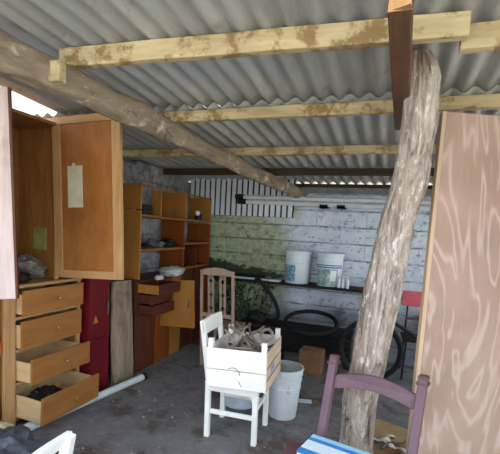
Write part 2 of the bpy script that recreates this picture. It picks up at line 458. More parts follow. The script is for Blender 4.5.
purlin(3.56, -3.1, 2.2, 2.272, .07, .05, 'purlin', 'third roof purlin from the front, in the dim middle of the roof')
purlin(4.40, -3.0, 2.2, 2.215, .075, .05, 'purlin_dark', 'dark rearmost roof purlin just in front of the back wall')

# rough log under the purlins on the left
m = MB(); pts = []; rs = []
ax = [(-1.86, .85), (-1.758, 1.40), (-1.687, 1.67), (-1.58, 2.35), (-1.503, 3.03), (-1.36, 3.95), (-1.15, 5.15)]
for (xa, ya), (xb, yb) in zip(ax[:-1], ax[1:]):
    for k in range(8): q = k / 8; pts.append((xa + (xb - xa) * q, ya + (yb - ya) * q))
pts.append(ax[-1])
n = 20; v = []; f = []
for i, (x, y) in enumerate(pts):
    zc = roofz(y) - .165 - .01 * noise.noise(Vector((0, y * 2, 3)))
    r = .082 - .022 * i / len(pts)
    for k in range(n):
        a = 2 * math.pi * k / n; rr = r * (1 + .18 * noise.fractal(Vector((math.cos(a) * 1.3, y * 3, math.sin(a) * 1.3)), .8, 2, 4))
        v.append((x + rr * math.cos(a) * .95, y, min(zc + rr * 1.12 * math.sin(a), roofz(y) - .09)))
for i in range(len(pts) - 1):
    for k in range(n): f.append((i * n + k, i * n + (k + 1) % n, (i + 1) * n + (k + 1) % n, (i + 1) * n + k))
f += [tuple(range(n)), tuple((len(pts) - 1) * n + k for k in range(n))]
m.add(v, f)
tag(m.build('roof_log', 'log', smooth=True), 'thick rough log beam running back under the purlins on the left', 'beam')
b = MB(); b.bb(-1.655, -1.585, 1.575, 1.625, 2.225, 2.325)
tag(b.build('wood_cleat', 'purlin', bevel=.006), 'small pale wooden block nailed where the log meets the front purlin', 'wood block')
# hanging wire loops on the log
b = MB(); b.tube([(-1.47 + .05 * math.sin(k / 3), 2.36 + .006 * k, 2.19 - .10 * abs(math.sin(k / 5.0))) for k in range(22)], .004, 6)
tag(b.build('wire', 'steel', smooth=True), 'thin bent wire hanging from the log beam', 'wire')
# reddish rafter over the trunk
o = thing('rafter', 'short dark reddish rafter with a pale lit cut end above the trunk post', 'beam', (-.02, 1.98, 2.23))
b = MB(); b.beam((-.034, 1.40, 2.313), (.0, 2.585, 2.235), .075, .10); b.build('bar', 'rafter', o, .005)
b = MB(); b.prism([(-.070, 1.398, 2.264), (.003, 1.398, 2.264), (-.012, 1.392, 2.362), (-.066, 1.392, 2.362)], (0, .004, 0)); tag(b.build('lit_end', 'pine_pale', o), 'front end of the rafter, coloured pale as lit')  # paler wood on the front face carries the light falling there

# trunk post
rows = [(.055, 2.094, 2.417, .05), (.068, 2.11, 2.37, .076), (.079, 2.123, 2.308, .087), (.079, 2.166, 2.072, .088), (.064, 2.207, 1.819, .094), (.016, 2.222, 1.641, .093),
        (-.002, 2.254, 1.43, .101), (-.037, 2.282, 1.211, .110), (-.077, 2.347, .779, .107), (-.106, 2.364, .63, .106), (-.108, 2.419, .328, .108), (-.114, 2.483, 0, .122)]
m = MB(); n = 56; v = []; f = []; ns = 130
def trow(z):
    for p, q in zip(rows[:-1], rows[1:]):
        if p[2] >= z >= q[2]:
            s = (p[2] - z) / (p[2] - q[2]); return [p[i] + (q[i] - p[i]) * s for i in range(4)]
    return rows[-1] if z < .1 else rows[0]
zs = [2.417 * (1 - k / ns) for k in range(ns + 1)]
for i, z in enumerate(zs):
    cs = [trow(min(2.417, max(0, z + d))) for d in (-.06, -.03, 0, .03, .06)]
    x, y, r = (sum(c[k] for c in cs) / 5 for k in (0, 1, 3))
    r *= .89
    if z > 2.3: r = trow(z)[3] * .92
    for k in range(n):
        a = 2 * math.pi * k / n
        q = Vector((math.cos(a), math.sin(a), 0))
        crack = noise.noise(Vector((q.x * 3.2, q.y * 3.2, z * .9)))
        fine = noise.fractal(Vector((q.x * 5, q.y * 5, z * 4)), .9, 2, 4)
        cr = -max(0, .11 - abs(crack)) * 1.3
        knot = noise.noise(Vector((q.x * 1.4 + 9, q.y * 1.4, z * 5)))
        rr = r * (1.02 + cr + .06 * fine + .09 * max(0, knot))
        v.append((x + rr * q.x, y + rr * q.y, z))
for i in range(ns):
    for k in range(n): f.append((i * n + k, i * n + (k + 1) % n, (i + 1) * n + (k + 1) % n, (i + 1) * n + k))
f += [tuple(range(n)), tuple(ns * n + k for k in range(n))]
m.add(v, f)
tag(m.build('trunk_post', 'trunk', smooth=True, origin=(-.114, 2.483, 0)), 'thick weathered tree trunk used as a roof post', 'post')

# plywood sheet at the right edge (frontal to the viewer, leaning a little)
t_ = thing('plywood_sheet', 'large pinkish plywood sheet with wavy grain standing at the right edge', 'board', (.171, 2.15, 0), R(17.3), tilt=(R(-4.0), R(2.2)))
b = MB(); b.bb(.008, 1.05, -.004, .03, .0, 2.215); b.build('sheet', 'plywood', t_, .002)
b = MB(); b.bb(-.014, .008, -.006, .034, .0, 2.217); b.build('edge_strip', 'plyedge', t_, .003)
# ------------------------------------------------------------------ wardrobe with drawers
W = thing('wardrobe', 'tall orange pine wardrobe with open doors above four drawers', 'wardrobe', (-2.75, 2.0, 0))
WX0, WX1 = -2.98, -2.5; Y0, Y1 = 1.38, 2.74
b = MB(); b.bb(WX0, WX1, Y0, Y0 + .025, .02, 1.045); b.build('side_panel', 'pine', W, .003)
b = MB(); b.bb(WX0, WX1, Y1 - .025, Y1, .02, 1.045); b.build('side_panel', 'pine', W, .003)
b = MB(); b.bb(WX0, WX0 + .012, Y0, Y1, .02, 2.3); b.build('back_panel', 'pine_y', W)
b = MB(); b.bb(WX0, WX1 - .02, 2.085, 2.11, .02, 1.045); b.build('divider', 'pine', W)
b = MB(); b.bb(WX1 - .02, WX1 + .006, 2.02, 2.11, .0, 1.045); b.build('stile', 'pine_pale', W, .003)
b = MB(); b.bb(WX1 - .02, WX1 + .004, 2.71, 2.745, .0, 1.045); b.build('stile', 'pine_pale', W, .003)
b = MB(); b.bb(WX0, WX1, Y0, Y1, .06, .085); b.build('bottom_board', 'pine_y', W, .003)
b = MB(); b.bb(WX0, WX1 - .01, Y0 + .025, 2.085, .575, .598); b.build('shelf', 'pine_y', W, .003)
b = MB(); b.bb(WX0, WX1 + .015, Y0 - .01, Y1 + .01, 1.045, 1.07); b.build('counter_top', 'counter', W, .004)
for z in (.825, .585, .335): 
    b = MB(); b.bb(WX1 - .03, WX1, 2.11, 2.71, z - .012, z + .012); b.build('rail', 'pine_pale', W, .003)
# drawers: x of the face, bottom, top, sag
for fx, z0, z1, sag in ((-2.425, .85, 1.035, 0), (-2.44, .60, .81, 0), (-2.345, .358, .543, 0), (-2.25, .085, .29, .03)):
    d = MB(); ya, yb = 2.115, 2.70; L = .40
    xb = fx - L
    d.bb(xb, fx - .018, ya + .006, ya + .022, z0 + .01, z1 - .03); d.bb(xb, fx - .018, yb - .022, yb - .006, z0 + .01, z1 - .03)
    d.bb(xb, xb + .016, ya + .022, yb - .022, z0 + .01, z1 - .03); d.bb(xb, fx - .018, ya + .022, yb - .022, z0 + .012, z0 + .02)
    rot = Matrix.Translation((xb, 0, z0)) @ Matrix.Rotation(sag * 1.2, 4, 'Y') @ Matrix.Translation((-xb, 0, -z0))
    o = d.xf(rot).build('drawer', 'drawer_box', W, .002)
    d = MB(); d.bb(fx - .018, fx, ya, yb, z0, z1); d.xf(rot).build('drawer_front', 'drawer_face', o, .004)
    d = MB(); zc = (z0 + z1) / 2; prof = [(.006, 0), (.007, .010), (.014, .016), (.015, .022), (.008, .027), (0, .028)]
    d.lathe(prof, 16); d.xf(rot @ Matrix.Translation((fx, (ya + yb) / 2 + .02, zc)) @ Matrix.Rotation(R(90), 4, 'Y')).build('knob', 'brass', o, smooth=True)
# upper carcass
UX = -2.53; UY0, UY1, UZ0, UZ1 = 1.40, 2.56, 1.07, 2.30
b = MB(); b.bb(WX0, UX, UY0, UY0 + .025, UZ0, UZ1); b.build('side_panel', 'pine', W, .003)
b = MB(); b.bb(WX0, UX, UY1 - .025, UY1, UZ0, UZ1); b.build('side_panel', 'pine', W, .003)
b = MB(); b.bb(WX0, UX + .005, UY0, UY1, UZ1 - .025, UZ1); b.build('top_board', 'pine_y', W, .003)
b = MB(); b.bb(UX - .02, UX, UY1 - .06, UY1, UZ0, UZ1 - .025); b.build('stile', 'pine_pale', W, .003)
for z in (1.32, 1.62, 1.92):
    b = MB(); b.bb(WX0 + .012, WX0 + .028, UY0 + .03, UY1 - .03, z, z + .018); b.build('back_batten', 'pine_y', W, .002)
# right door: swung straight out, its inner side to the viewer
def door(parent, hinge, ang, width, z0, z1, lean, mframe, mframe2, mpanel, sw=.075, brace=False):
    ca, sa = math.cos(ang), math.sin(ang)
    mt = Matrix.Translation((hinge[0], hinge[1], z0)) @ Matrix.Rotation(ang, 4, 'Z') @ Matrix.Rotation(lean, 4, 'Y')
    h = z1 - z0; d = MB()
    d.bb(0, sw, -.016, .016, 0, h)
    d.bb(width - sw, width, -.016, .016, 0, h); d.bb(sw, width - sw, .004, .010, 0, h)
    o = d.xf(mt).build('door', mframe, parent, .003)
    for za, zb in ((h - sw * .75, h), (0, sw * .8)):
        d = MB(); d.bb(sw, width - sw, -.0155, .0155, za, zb); d.xf(mt).build('cross_rail', mframe2, o, .002)
    d = MB(); d.bb(sw - .005, width - sw + .005, -.004, .006, sw * .75, h - sw * .7); d.xf(mt).build('door_panel', mpanel, o)
    for zz in (.2, h - .25):
        d = MB(); d.cyl((-.004, 0, zz), (-.004, 0, zz + .07), .008); d.xf(mt).build('hinge', 'steel', o, smooth=True)
    return o, mt, h
dr, mt, h = door(W, (-2.515, 2.50), R(1.5), .625, 1.095, 2.34, R(-2.5), 'pine_pale', 'pine_pale_x', 'door_panel')
d = MB(); d.bb(.135, .275, -.0055, -.0042, .55, .87); d.xf(mt).build('paper_note', 'paper', dr)
d = MB(); d.bb(.18, .21, -.0062, -.0056, .85, .89); d.xf(mt).build('tape', 'paper', dr)
dl, mt, h = door(W, (-2.51, 1.36), R(38), .60, 1.06, 2.245, R(-2.0), 'lilac_wood', 'lilac_wood', 'lilac_wood', .085)
d = MB()
d.beam((.08, -.011, .10), (.52, -.011, .62), .07, .014, (0, 1, 0)); d.beam((.08, -.011, 1.10), (.52, -.011, .62), .07, .014, (0, 1, 0))
d.xf(mt).build('brace', 'lilac_wood', dl, .002)
d = MB(); d.bb(.598, .612, -.018, .018, 0, h); d.xf(mt).build('edge_lipping', 'brown_v', dl, .002)
d = MB(); d.bb(-2.80, -2.66, 2.5325, 2.5345, 1.30, 1.48); d.build('green_leaflet', 'green_paper', W); 

# things in the wardrobe
b = MB(); b.lump((-2.72, 2.40, 1.155), (.13, .12, .095), 3, .35, 2.2, flat=-.86)
tag(b.build('plastic_bag', 'grey_bag', smooth=True, origin=(-2.72, 2.40, 1.07)), 'crumpled grey plastic bag on the wardrobe counter, right-hand one', 'bag')
b = MB(); b.lump((-2.72, 2.16, 1.19), (.10, .09, .13), 8, .35, 2.2, flat=-.9)
tag(b.build('cloth_bag', 'cream', smooth=True, origin=(-2.72, 2.16, 1.07)), 'upright pale cloth bundle in the wardrobe beside the plastic bag', 'bag')
b = MB(); b.lump((-2.58, 2.20, 1.105), (.06, .10, .04), 5, .3, 2.2, flat=-.86)
tag(b.build('pouch', 'black', smooth=True, origin=(-2.58, 2.20, 1.07)), 'small black pouch lying in front of the bags in the wardrobe', 'pouch')
o = thing('bottle', 'small orange labelled bottle on the left lower shelf of the wardrobe', 'bottle', (-2.535, 1.995, .598))
b = MB(); b.lathe([(0, 0), (.03, 0), (.031, .01), (.031, .075), (.012, .095), (.012, .105), (0, .105)], 24, (-2.535, 1.995, .598)); b.build('body', 'orange', o, smooth=True)
b = MB(); b.lathe([(.015, .1), (.015, .125), (0, .127)], 20, (-2.535, 1.995, .598)); b.build('cap', 'teal', o, smooth=True)
b = MB(); b.lump((-2.62, 1.92, .165), (.10, .12, .09), 11, .35, 2, flat=-.87)
tag(b.build('black_bag', 'black', smooth=True, origin=(-2.62, 1.92, .085)), 'black bag in the bottom left of the wardrobe', 'bag')
b = MB(); b.lump((-2.42, 2.30, .20), (.10, .13, .06), 12, .4, 2.4, flat=-.8)
tag(b.build('dark_cloth', 'black', smooth=True, origin=(-2.42, 2.30, .15)), 'dark cloth lying in the pulled out bottom drawer', 'cloth')

# red locker, plank, floor pipe
K = thing('red_locker', 'dark red metal cabinet beside the drawers', 'cabinet', (-2.65, 2.89, 0))
b = MB(); b.bb(-2.725, -2.42, 2.775, 3.02, 0, 1.10); b.build('body', 'redmetal', K, .004)
b = MB(); b.bb(-2.42, -2.405, 2.78, 3.015, .53, 1.09); b.build('door', 'redmetal', K, .004)
b = MB(); b.bb(-2.42, -2.405, 2.78, 3.015, .02, .51); b.build('door', 'redmetal', K, .004)
b = MB(); b.prism([(-2.4045, 2.80, .66), (-2.4045, 2.86, .66), (-2.4045, 2.83, .73)], (.003, 0, 0)); tag(b.build('warning_triangle', 'tag', K), 'orange triangle sticker')
b = MB(); b.bb(-2.40, -2.385, 2.97, 2.99, .72, .84); b.build('handle', 'steel', K, .003)
m = MB(); n = 26
ed = lambda k, q: .014 * noise.noise(Vector((q * 3, k * 7, .5))) + .006 * noise.noise(Vector((q * 11, k * 5, 2)))
m.prism([(-2.40, 3.045 + ed(1, k / n), k / n) for k in range(n + 1)] + [(-2.40, 3.35 - .03 * (k / n) + ed(2, k / n), k / n) for k in range(n, -1, -1)], (.035, 0, 0))
o = m.build('old_plank', 'plank', bevel=.006, origin=(-2.38, 3.2, 0)); o.rotation_euler = (R(-1.5), R(-2.5), 0)
tag(o, 'wide grey weathered plank leaning upright between red cabinet and shelves', 'plank')
o = thing('floor_pipe', 'pale plastic pipe lying on the floor along the wardrobe', 'pipe', (-2.32, 2.7, .03))
b = MB(); b.tube([(-2.40, 2.02, .034), (-2.33, 2.65, .034), (-2.235, 3.33, .034)], .033, 20); b.build('tube', 'pvc', o, smooth=True)
b = MB(); b.cyl((-2.237, 3.315, .034), (-2.231, 3.36, .034), .036, n=20); b.build('end_cap', 'rubber', o, smooth=True)

# ------------------------------------------------------------------ shelving unit against the left wall
S = thing('shelf_unit', 'tall yellow and orange open shelving unit along the left block wall', 'shelf', (-2.55, 4.2, 0))
SX0, SX1 = -2.715, -2.38
def sp(name, mat, x0, x1, y0, y1, z0, z1, par=S): 
    m = MB(); m.bb(x0, x1, y0, y1, z0, z1); return m.build(name, mat, par, .002)
YL, Y2, Y3, YR = 3.42, 3.90, 4.36, 5.06
sp('end_panel', 'melamine', SX0, SX1, YL, YL + .02, 1.70, 1.955)
sp('end_panel', 'melamine', SX0, SX1 + .0, YL, YL + .02, .99, 1.69)
sp('end_panel', 'brown_v', SX0, SX1 - .03, YL, YL + .02, .0, .985)
sp('divider', 'melamine', SX0 + .15, SX1 - .06, Y2 - .02, Y2, 1.645, 1.93)
sp('divider', 'melamine', SX0, SX1, Y3 - .02, Y3, 1.645, 1.955)
sp('divider', 'orange_ply', SX0, SX1 - .01, Y3 - .02, Y3, .80, 1.625)
sp('end_panel', 'melamine', SX0, SX1, YR - .02, YR, 1.62, 1.955)
sp('end_panel', 'orange_ply', SX0, SX1, YR - .02, YR, .0, 1.60)
sp('divider', 'brown_v', SX0, SX1 - .03, 4.70, 4.72, .0, 1.30)
sp('rail', 'melamine_y', SX1 - .02, SX1, YL, YR, 1.93, 1.95)
sp('shelf', 'melamine_y', SX0, SX1, Y2 - .1, YR, 1.62, 1.643)
sp('shelf', 'melamine_y', SX0, SX1, YL + .02, Y3, 1.275, 1.30)
sp('shelf', 'melamine_y', SX0, SX1, Y3, YR, 1.33, 1.352)
sp('shelf', 'melamine_y', SX0, SX1, Y3, YR, 1.03, 1.052)
sp('worktop', 'redbrown', SX0, SX1 + .02, YL + .02, Y3, .955, .98)
sp('base_panel', 'brown_v', SX1 - .05, SX1 - .03, YL + .02, 3.78, 0, .95)
sp('base_panel', 'orange_ply', SX1 - .05, SX1 - .03, 3.80, 4.10, 0, .95)
sp('base_panel', 'melamine', SX1 - .05, SX1 - .03, 4.12, 4.36, 0, .95)
sp('base_panel', 'brown_v', SX1 - .08, SX1 - .06, 4.38, 5.04, 0, 1.03)
# dark red drawers, pulled out by different amounts
for fx, z0, z1, face in ((-2.17, .845, .945, 'redbrown'), (-2.27, .735, .83, 'redbrown'), (-2.24, .625, .72, 'redbrown')):
    d = MB(); ya, yb = 3.47, 3.86; xb = fx - .3
    d.bb(xb, fx, ya, ya + .014, z0, z1); d.bb(xb, fx, yb - .014, yb, z0, z1); d.bb(xb, fx, ya, yb, z0, z0 + .008); d.bb(xb, xb + .014, ya, yb, z0, z1)
    o = d.build('drawer', 'redbrown', S, .002)
    d = MB(); d.bb(fx, fx + .016, ya - .01, yb + .01, z0 - .005, z1 + .005); d.build('drawer_front', 'redbrown', o, .003)
d = MB(); d.bb(-2.47, -2.17, 3.452, 3.466, .85, .94); d.build('drawer_side', 'melamine', S, .002)
d = MB(); d.bb(0, .475, -.009, .009, 0, .53)
d.xf(Matrix.Translation((-2.455, 3.90, .41)) @ Matrix.Rotation(R(2), 4, 'Z') @ Matrix.Rotation(R(-3), 4, 'Y'))
o = d.build('cupboard_door', 'melamine', S, .003); tag(o, 'open yellow cupboard door facing the viewer')
d = MB(); d.tube([(-2.05, 3.895, .74), (-2.05, 3.87, .72), (-2.05, 3.87, .68), (-2.05, 3.895, .66)], .005, 8); d.build('handle', 'steel', o, smooth=True)

# things on the shelves
b = MB(); b.lump((-2.33, 3.98, 1.035), (.13, .17, .058), 21, .18, 1.6, flat=-.9)
tag(b.build('white_bag', 'white_bag', smooth=True, origin=(-2.33, 3.98, .98)), 'folded white plastic bag lying on top of the dark red drawers', 'bag')
b = MB(); b.lump((-2.27, 3.62, 1.0), (.04, .06, .03), 24, .2, 1.6, flat=-.66); 
tag(b.build('white_cloth', 'white_bag', smooth=True, origin=(-2.27, 3.62, .98)), 'small white wad in front of the white bag on the drawers', 'cloth')
b = MB(); b.bb(-2.50, -2.40, 3.50, 3.66, 1.655, 1.76)
tag(b.build('black_box', 'black', bevel=.01, origin=(-2.45, 3.58, 1.655)), 'small black box on the top left shelf of the unit', 'box')
sp('shelf', 'melamine_y', SX0, SX1, YL + .02, Y2 - .1, 1.63, 1.652)
hx = 1.30
for k, (y, sx, sy, sz, mt_, lb) in enumerate([(3.60, .10, .11, .03, 'black', 'flat black bundle on the long middle shelf, left end'), (3.88, .10, .10, .045, 'grey_bag', 'grey crumpled bag in the middle of the long shelf'), (4.14, .09, .12, .05, 'black', 'dark bundle on the long shelf before the orange panel')]):
    b = MB(); b.lump((-2.50, y, hx + sz * .8), (sx, sy, sz), 30 + k, .35, 2.4, flat=-.8)
    tag(b.build('bundle', mt_, smooth=True, origin=(-2.50, y, hx)), lb, 'bundle')
o = thing('ornament', 'little black and white ornament on the top right shelf of the unit', 'ornament', (-2.45, 4.78, 1.643))
b = MB(); b.lump((-2.45, 4.78, 1.675), (.035, .04, .034), 41, .1, 1.5, 12, -.93); b.build('body', 'black', o, smooth=True)
b = MB(); b.lump((-2.445, 4.78, 1.735), (.032, .032, .034), 42, .1, 1.5, 12); b.build('head', 'bucket_clean', o, smooth=True)
b = MB(); b.lump((-2.45, 4.86, 1.685), (.03, .035, .045), 43, .2, 1.5, 12, -.9)
tag(b.build('dark_jar', 'black', smooth=True, origin=(-2.45, 4.86, 1.643)), 'small dark lump beside the ornament on the top right shelf', 'jar')

# ------------------------------------------------------------------ tall-back wooden chair behind the crate
T = thing('tall_back_chair', 'tall-back wooden chair with pierced slats against the dim back', 'chair', (-1.74, 3.98, 0), R(3))
def leg(m, a, b_, w=.032): m.beam(a, b_, w, w, (0, 1, 0))
for sx in (-1, 1):
    m = MB(); leg(m, (sx * .18, .04, 0), (sx * .185, 0, .44)); leg(m, (sx * .185, 0, .44), (sx * .178, -.07, 1.10), .03); m.build('back_post', 'dullwood', T, .004)
    m = MB(); leg(m, (sx * .17, .40, 0), (sx * .175, .40, .43)); m.build('leg', 'dullwood', T, .004)
m = MB(); m.bb(-.20, .20, -.02, .42, .43, .455); m.build('seat', 'dullwood', T, .006)
m = MB(); N = 10
top = [(-.178 + .356 * k / N, -.085, 1.095 + .035 * math.sin(math.pi * k / N)) for k in range(N + 1)]
bot = [(.178 - .356 * k / N, -.085, 1.045) for k in range(N + 1)]
m.prism(top + bot, (0, .022, 0)); m.build('top_rail', 'dullwood', T, .003)
m = MB(); m.beam((-.18, -.022, .60), (.18, -.022, .60), .02, .045); m.build('lower_rail', 'dullwood', T, .003)
# two slats with diamond and slot piercings, built as a lattice of real strips
for cx in (-.068, .068):
    m = MB(); hw = .036
    def Y(z): return -.02 - .06 * (z - .6) / .45
    def slab(x0, x1, z0, z1): 
        m.add([(cx + x, Y(z) + d, z) for d in (-.006, .006) for x, z in ((x0, z0), (x1, z0), (x1, z1), (x0, z1))],
              [(0, 1, 2, 3), (7, 6, 5, 4), (0, 4, 5, 1), (1, 5, 6, 2), (2, 6, 7, 3), (3, 7, 4, 0)])
    dz = [.98, .83, .68]
    zprev = 1.05
    for z in dz:
        for k in range(8):   # around a diamond: widths of wood left and right
            za, zb = z + .034 - .0085 * k, z + .034 - .0085 * (k + 1)
            g = .026 * (1 - abs((za + zb) / 2 - z) / .034)
            slab(-hw, -g, zb, za); slab(g, hw, zb, za)
        slab(-hw, hw, z + .034, min(zprev, z + .07)) if zprev - z < .1 else None
    slab(-hw, hw, 1.014, 1.05)
    for z0, z1 in ((.864, .946), (.714, .796), (.60, .646)):
        slab(-hw, -.008, z0, z1); slab(.008, hw, z0, z1)
    m.build('pierced_slat', 'dullwood', T)

# ------------------------------------------------------------------ white chair with crate
def white_chair(label, loc, rz, hgt=.87, railh=.10):
    c = thing('white_chair', label, 'chair', loc, rz)
    # local: faces +x, back on -x side; near side is -y
    for sy in (-1, 1):
        m = MB(); m.beam((-.18, sy * .165, 0), (-.185, sy * .165, .43), .038, .038, (0, 1, 0)); m.beam((-.185, sy * .165, .43), (-.25, sy * .165, hgt), .036, .036, (0, 1, 0)); m.build('back_post', 'white_paint', c, .004)
        m = MB(); m.beam((.185, sy * .165, 0), (.18, sy * .165, .41), .038, .038, (0, 1, 0)); m.build('leg', 'white_paint', c, .004)
        m = MB(); m.beam((-.18, sy * .165, .20), (.18, sy * .165, .20), .018, .034); m.build('stretcher', 'white_paint', c, .003)
        m = MB(); m.beam((-.18, sy * .17, .385), (.18, sy * .17, .385), .02, .055); m.build('apron', 'white_paint', c, .003)
    for sx in (-1, 1):
        m = MB(); m.beam((sx * .18, -.165, .385), (sx * .18, .165, .385), .02, .055); m.build('apron', 'white_paint', c, .003)
    m = MB(); m.beam((.18, -.165, .25), (.18, .165, .25), .018, .03); m.build('stretcher', 'white_paint', c, .003)
    m = MB(); m.bb(-.205, .21, -.19, .19, .412, .432); m.build('seat', 'white_paint', c, .006)
    m = MB(); N = 8; P_ = []
    y = [-.183 + .366 * k / N for k in range(N + 1)]
    P_ = [(-.252, a, hgt + .005 + .012 * math.sin(math.pi * k / N)) for k, a in enumerate(y)] + [(-.244, a, hgt - railh) for a in reversed(y)]
    m.prism(P_, (.022, 0, 0)); m.build('top_rail', 'white_paint', c, .004)
    for z in (.62,):
        m = MB(); m.beam((-.214, -.165, z), (-.214, .165, z), .018, .04); m.build('back_slat', 'white_paint', c, .003)
    m = MB(); pts = [(.165 - .09 * math.sin(a) * 0 - .10 * (1 - math.cos(a)), -.168, .30 + .085 * math.sin(a)) for a in [k * math.pi / 16 for k in range(9)]]
    m.tube(pts, .007, 8); m.build('corner_brace', 'white_paint', c, smooth=True)
    return c
white_chair('white painted wooden chair holding the crate of sticks', (-1.02, 2.80, 0), R(3))
C_ = thing('crate', 'white wooden crate full of sticks standing on the white chair', 'crate', (-.965, 2.785, .44), R(4), tilt=(0, R(-1.5)))
cw, cd_, ch = .212, .255, .278
for sx in (-1, 1):
    for sy in (-1, 1):
        m = MB(); m.bb(sx * (cw - .018) - .018, sx * (cw - .018) + .018, sy * (cd_ - .03) - .018, sy * (cd_ - .03) + .018, .0, ch + .062); m.build('corner_post', 'white_crate', C_, .003)
for sy in (-1, 1):
    for z0, z1 in ((.0, .125), (.13, ch)):
        m = MB(); m.bb(-cw - .004, cw + .004, sy * (cd_ - .006) - .006, sy * (cd_ - .006) + .006, z0, z1); m.build('side_board', 'white_crate', C_, .002)
for sx in (-1, 1):
    for z0, z1 in ((.0, .07), (.085, .155), (.17, ch - .005)):
        m = MB(); m.bb(sx * (cw + .004) - .005, sx * (cw + .004) + .005, -cd_ + .012, cd_ - .012, z0, z1); m.build('end_slat', 'cratewood' if sx > 0 else 'white_crate', C_, .002)
m = MB(); m.bb(-cw, cw, -cd_ + .013, cd_ - .013, .0, .012); m.build('bottom_board', 'white_crate', C_)
m = MB(); m.bb(cw + .0095, cw + .0105, -.13, -.02, .10, .15); tag(m.build('sticker', 'bluesticker', C_), 'faded blue sticker')
m = MB(); m.tube([(-.02 + .05 * math.cos(a), -cd_ - .0005, .10 + .05 * math.sin(a)) for a in [k * .25 for k in range(10)]], .0025, 6); m.tube([(.02, -cd_ - .0005, .06), (.045, -cd_ - .0005, .02)], .0025, 6); tag(m.build('scrawl', 'steel', C_), 'faint grey pencil marks')
# sticks
mw = Matrix.Translation((-.965, 2.785, .44)) @ Matrix.Rotation(R(4), 4, 'Z')
protos = []
for k in range(4):
    m = MB(); L = .36; N = 9; random.seed(50 + k)
    pts = [(.025 * math.sin(3 * q / N + k) * (1 if k % 2 else .4), .02 * math.sin(5 * q / N + 2 * k), -L / 2 + L * q / N) for q in range(N + 1)]
    m.tube(pts, [.0095 + .003 * math.sin(q * 2 + k) for q in range(N + 1)], 8)
    protos.append(m)
random.seed(11); used = [None] * 4
for i in range(46):
    k = i % 4
    if used[k] is None:
        o = protos[k].build('stick', 'stick' if k % 2 else 'stick_b', smooth=True, origin=(0, 0, 0)); used[k] = o
    else: o = used[k].copy(); col.objects.link(o)
    lay = i / 46
    p = Vector((random.uniform(-.11, .11), random.uniform(-.13, .13), .03 + .255 * lay))
    az = random.uniform(0, math.pi); ph = random.uniform(-.22, .22) * (1 + lay)
    if i > 36: p = Vector((random.uniform(-.12, .06), random.uniform(-.10, .10), .29)); ph = random.uniform(.25, .55)
    # keep the ends inside the crate
    ax_ = Vector((math.cos(az), math.sin(az), math.sin(ph)))
    s = min((.165 - abs(p.x)) / max(.02, abs(ax_.x)), (.215 - abs(p.y)) / max(.02, abs(ax_.y)), .18) / .18
    o.matrix_world = mw @ Matrix.Translation(p) @ Matrix.Rotation(az, 4, 'Z') @ Matrix.Rotation(R(90) - ph, 4, 'Y') @ Matrix.Diagonal((1, 1, max(.45, s), 1))
    tag(o, 'dry greyish stick in the heap inside the white crate', 'stick', 'sticks in the white crate')
m = MB(); m.tube([(.045 * math.cos(a), .045 * math.sin(a), 0) for a in [k * math.pi / 12 for k in range(24)]], .012, 8, True)
o = m.build('ring_coil', 'stick', smooth=True, origin=(0, 0, 0)); o.matrix_world = mw @ Matrix.Translation((.12, .12, .31)) @ Matrix.Rotation(R(55), 4, 'X')
tag(o, 'round grey ring lying on the sticks at the right of the crate', 'ring')

# basin and bucket on the floor
m = MB(); m.lathe([(0, 0), (.14, 0), (.155, .01), (.18, .15), (.19, .155), (.19, .165), (.177, .165), (.15, .014), (0, .010)], 44, (-1.17, 3.27, 0))
tag(m.build('basin', 'basin', smooth=True, origin=(-1.17, 3.27, 0)), 'shallow pale blue basin on the floor behind the white chair', 'basin')
def bucket(name, label, loc, r0, r1, h, mat, inside=None, lid=False, rz=0, group=None):
    o = thing(name, label, 'bucket', loc, rz)
    m = MB()
    pr = [(0, 0), (r0 - .006, 0), (r0, .008)]
    def rr(z): return r0 + (r1 - r0) * z / h
    for z in (.62 * h, .76 * h, .88 * h):
        pr += [(rr(z) - .0, z - .006), (rr(z) + .007, z - .004), (rr(z) + .007, z + .004), (rr(z), z + .006)]
    pr += [(r1, h - .02), (r1 + .008, h - .016), (r1 + .008, h), (r1 - .004, h)]
    m.lathe(pr, 56); m.build('shell', mat, o, smooth=True)
    m = MB(); m.lathe([(r1 - .004, h), (r1 - .005, h - .02), (r0 - .005, .012), (0, .012)], 56); m.build('lining', inside or mat, o, smooth=True)
    if lid:
        m = MB(); m.lathe([(r1 + .011, h - .018), (r1 + .012, h + .004), (r1 + .004, h + .008), (r1 - .008, h + .004), (0, h + .004)], 56); m.build('lid', mat, o, smooth=True)
    m = MB(); z = .82 * h; R_ = rr(z) + .008
    m.tube([(R_ * math.cos(a), R_ * math.sin(a), z - .05 * math.sin((a - R(10)) / R(160) * math.pi)) for a in [R(10) + R(160) * k / 24 for k in range(25)]], .0025, 6)
    m.build('wire_handle', 'steel', o, smooth=True)
    return o
bucket('paint_bucket', 'open white plastic bucket on the floor right of the white chair', (-.765, 3.21, 0), .116, .152, .425, 'bucket', 'bucket_in', rz=R(30))
m = MB(); m.bb(-.075, .075, -.04, .04, 0, .004)  # thin white slab stands in for a patch of sunlight on the floor
o = m.build('sun_patch', 'bookwhite', origin=(0, 0, 0)); o.location = (-.655, 3.56, .001); o.rotation_euler = (0, 0, R(15)); tag(o, 'small sun patch on the floor right of the floor bucket, laid as a white slab', 'sun patch')

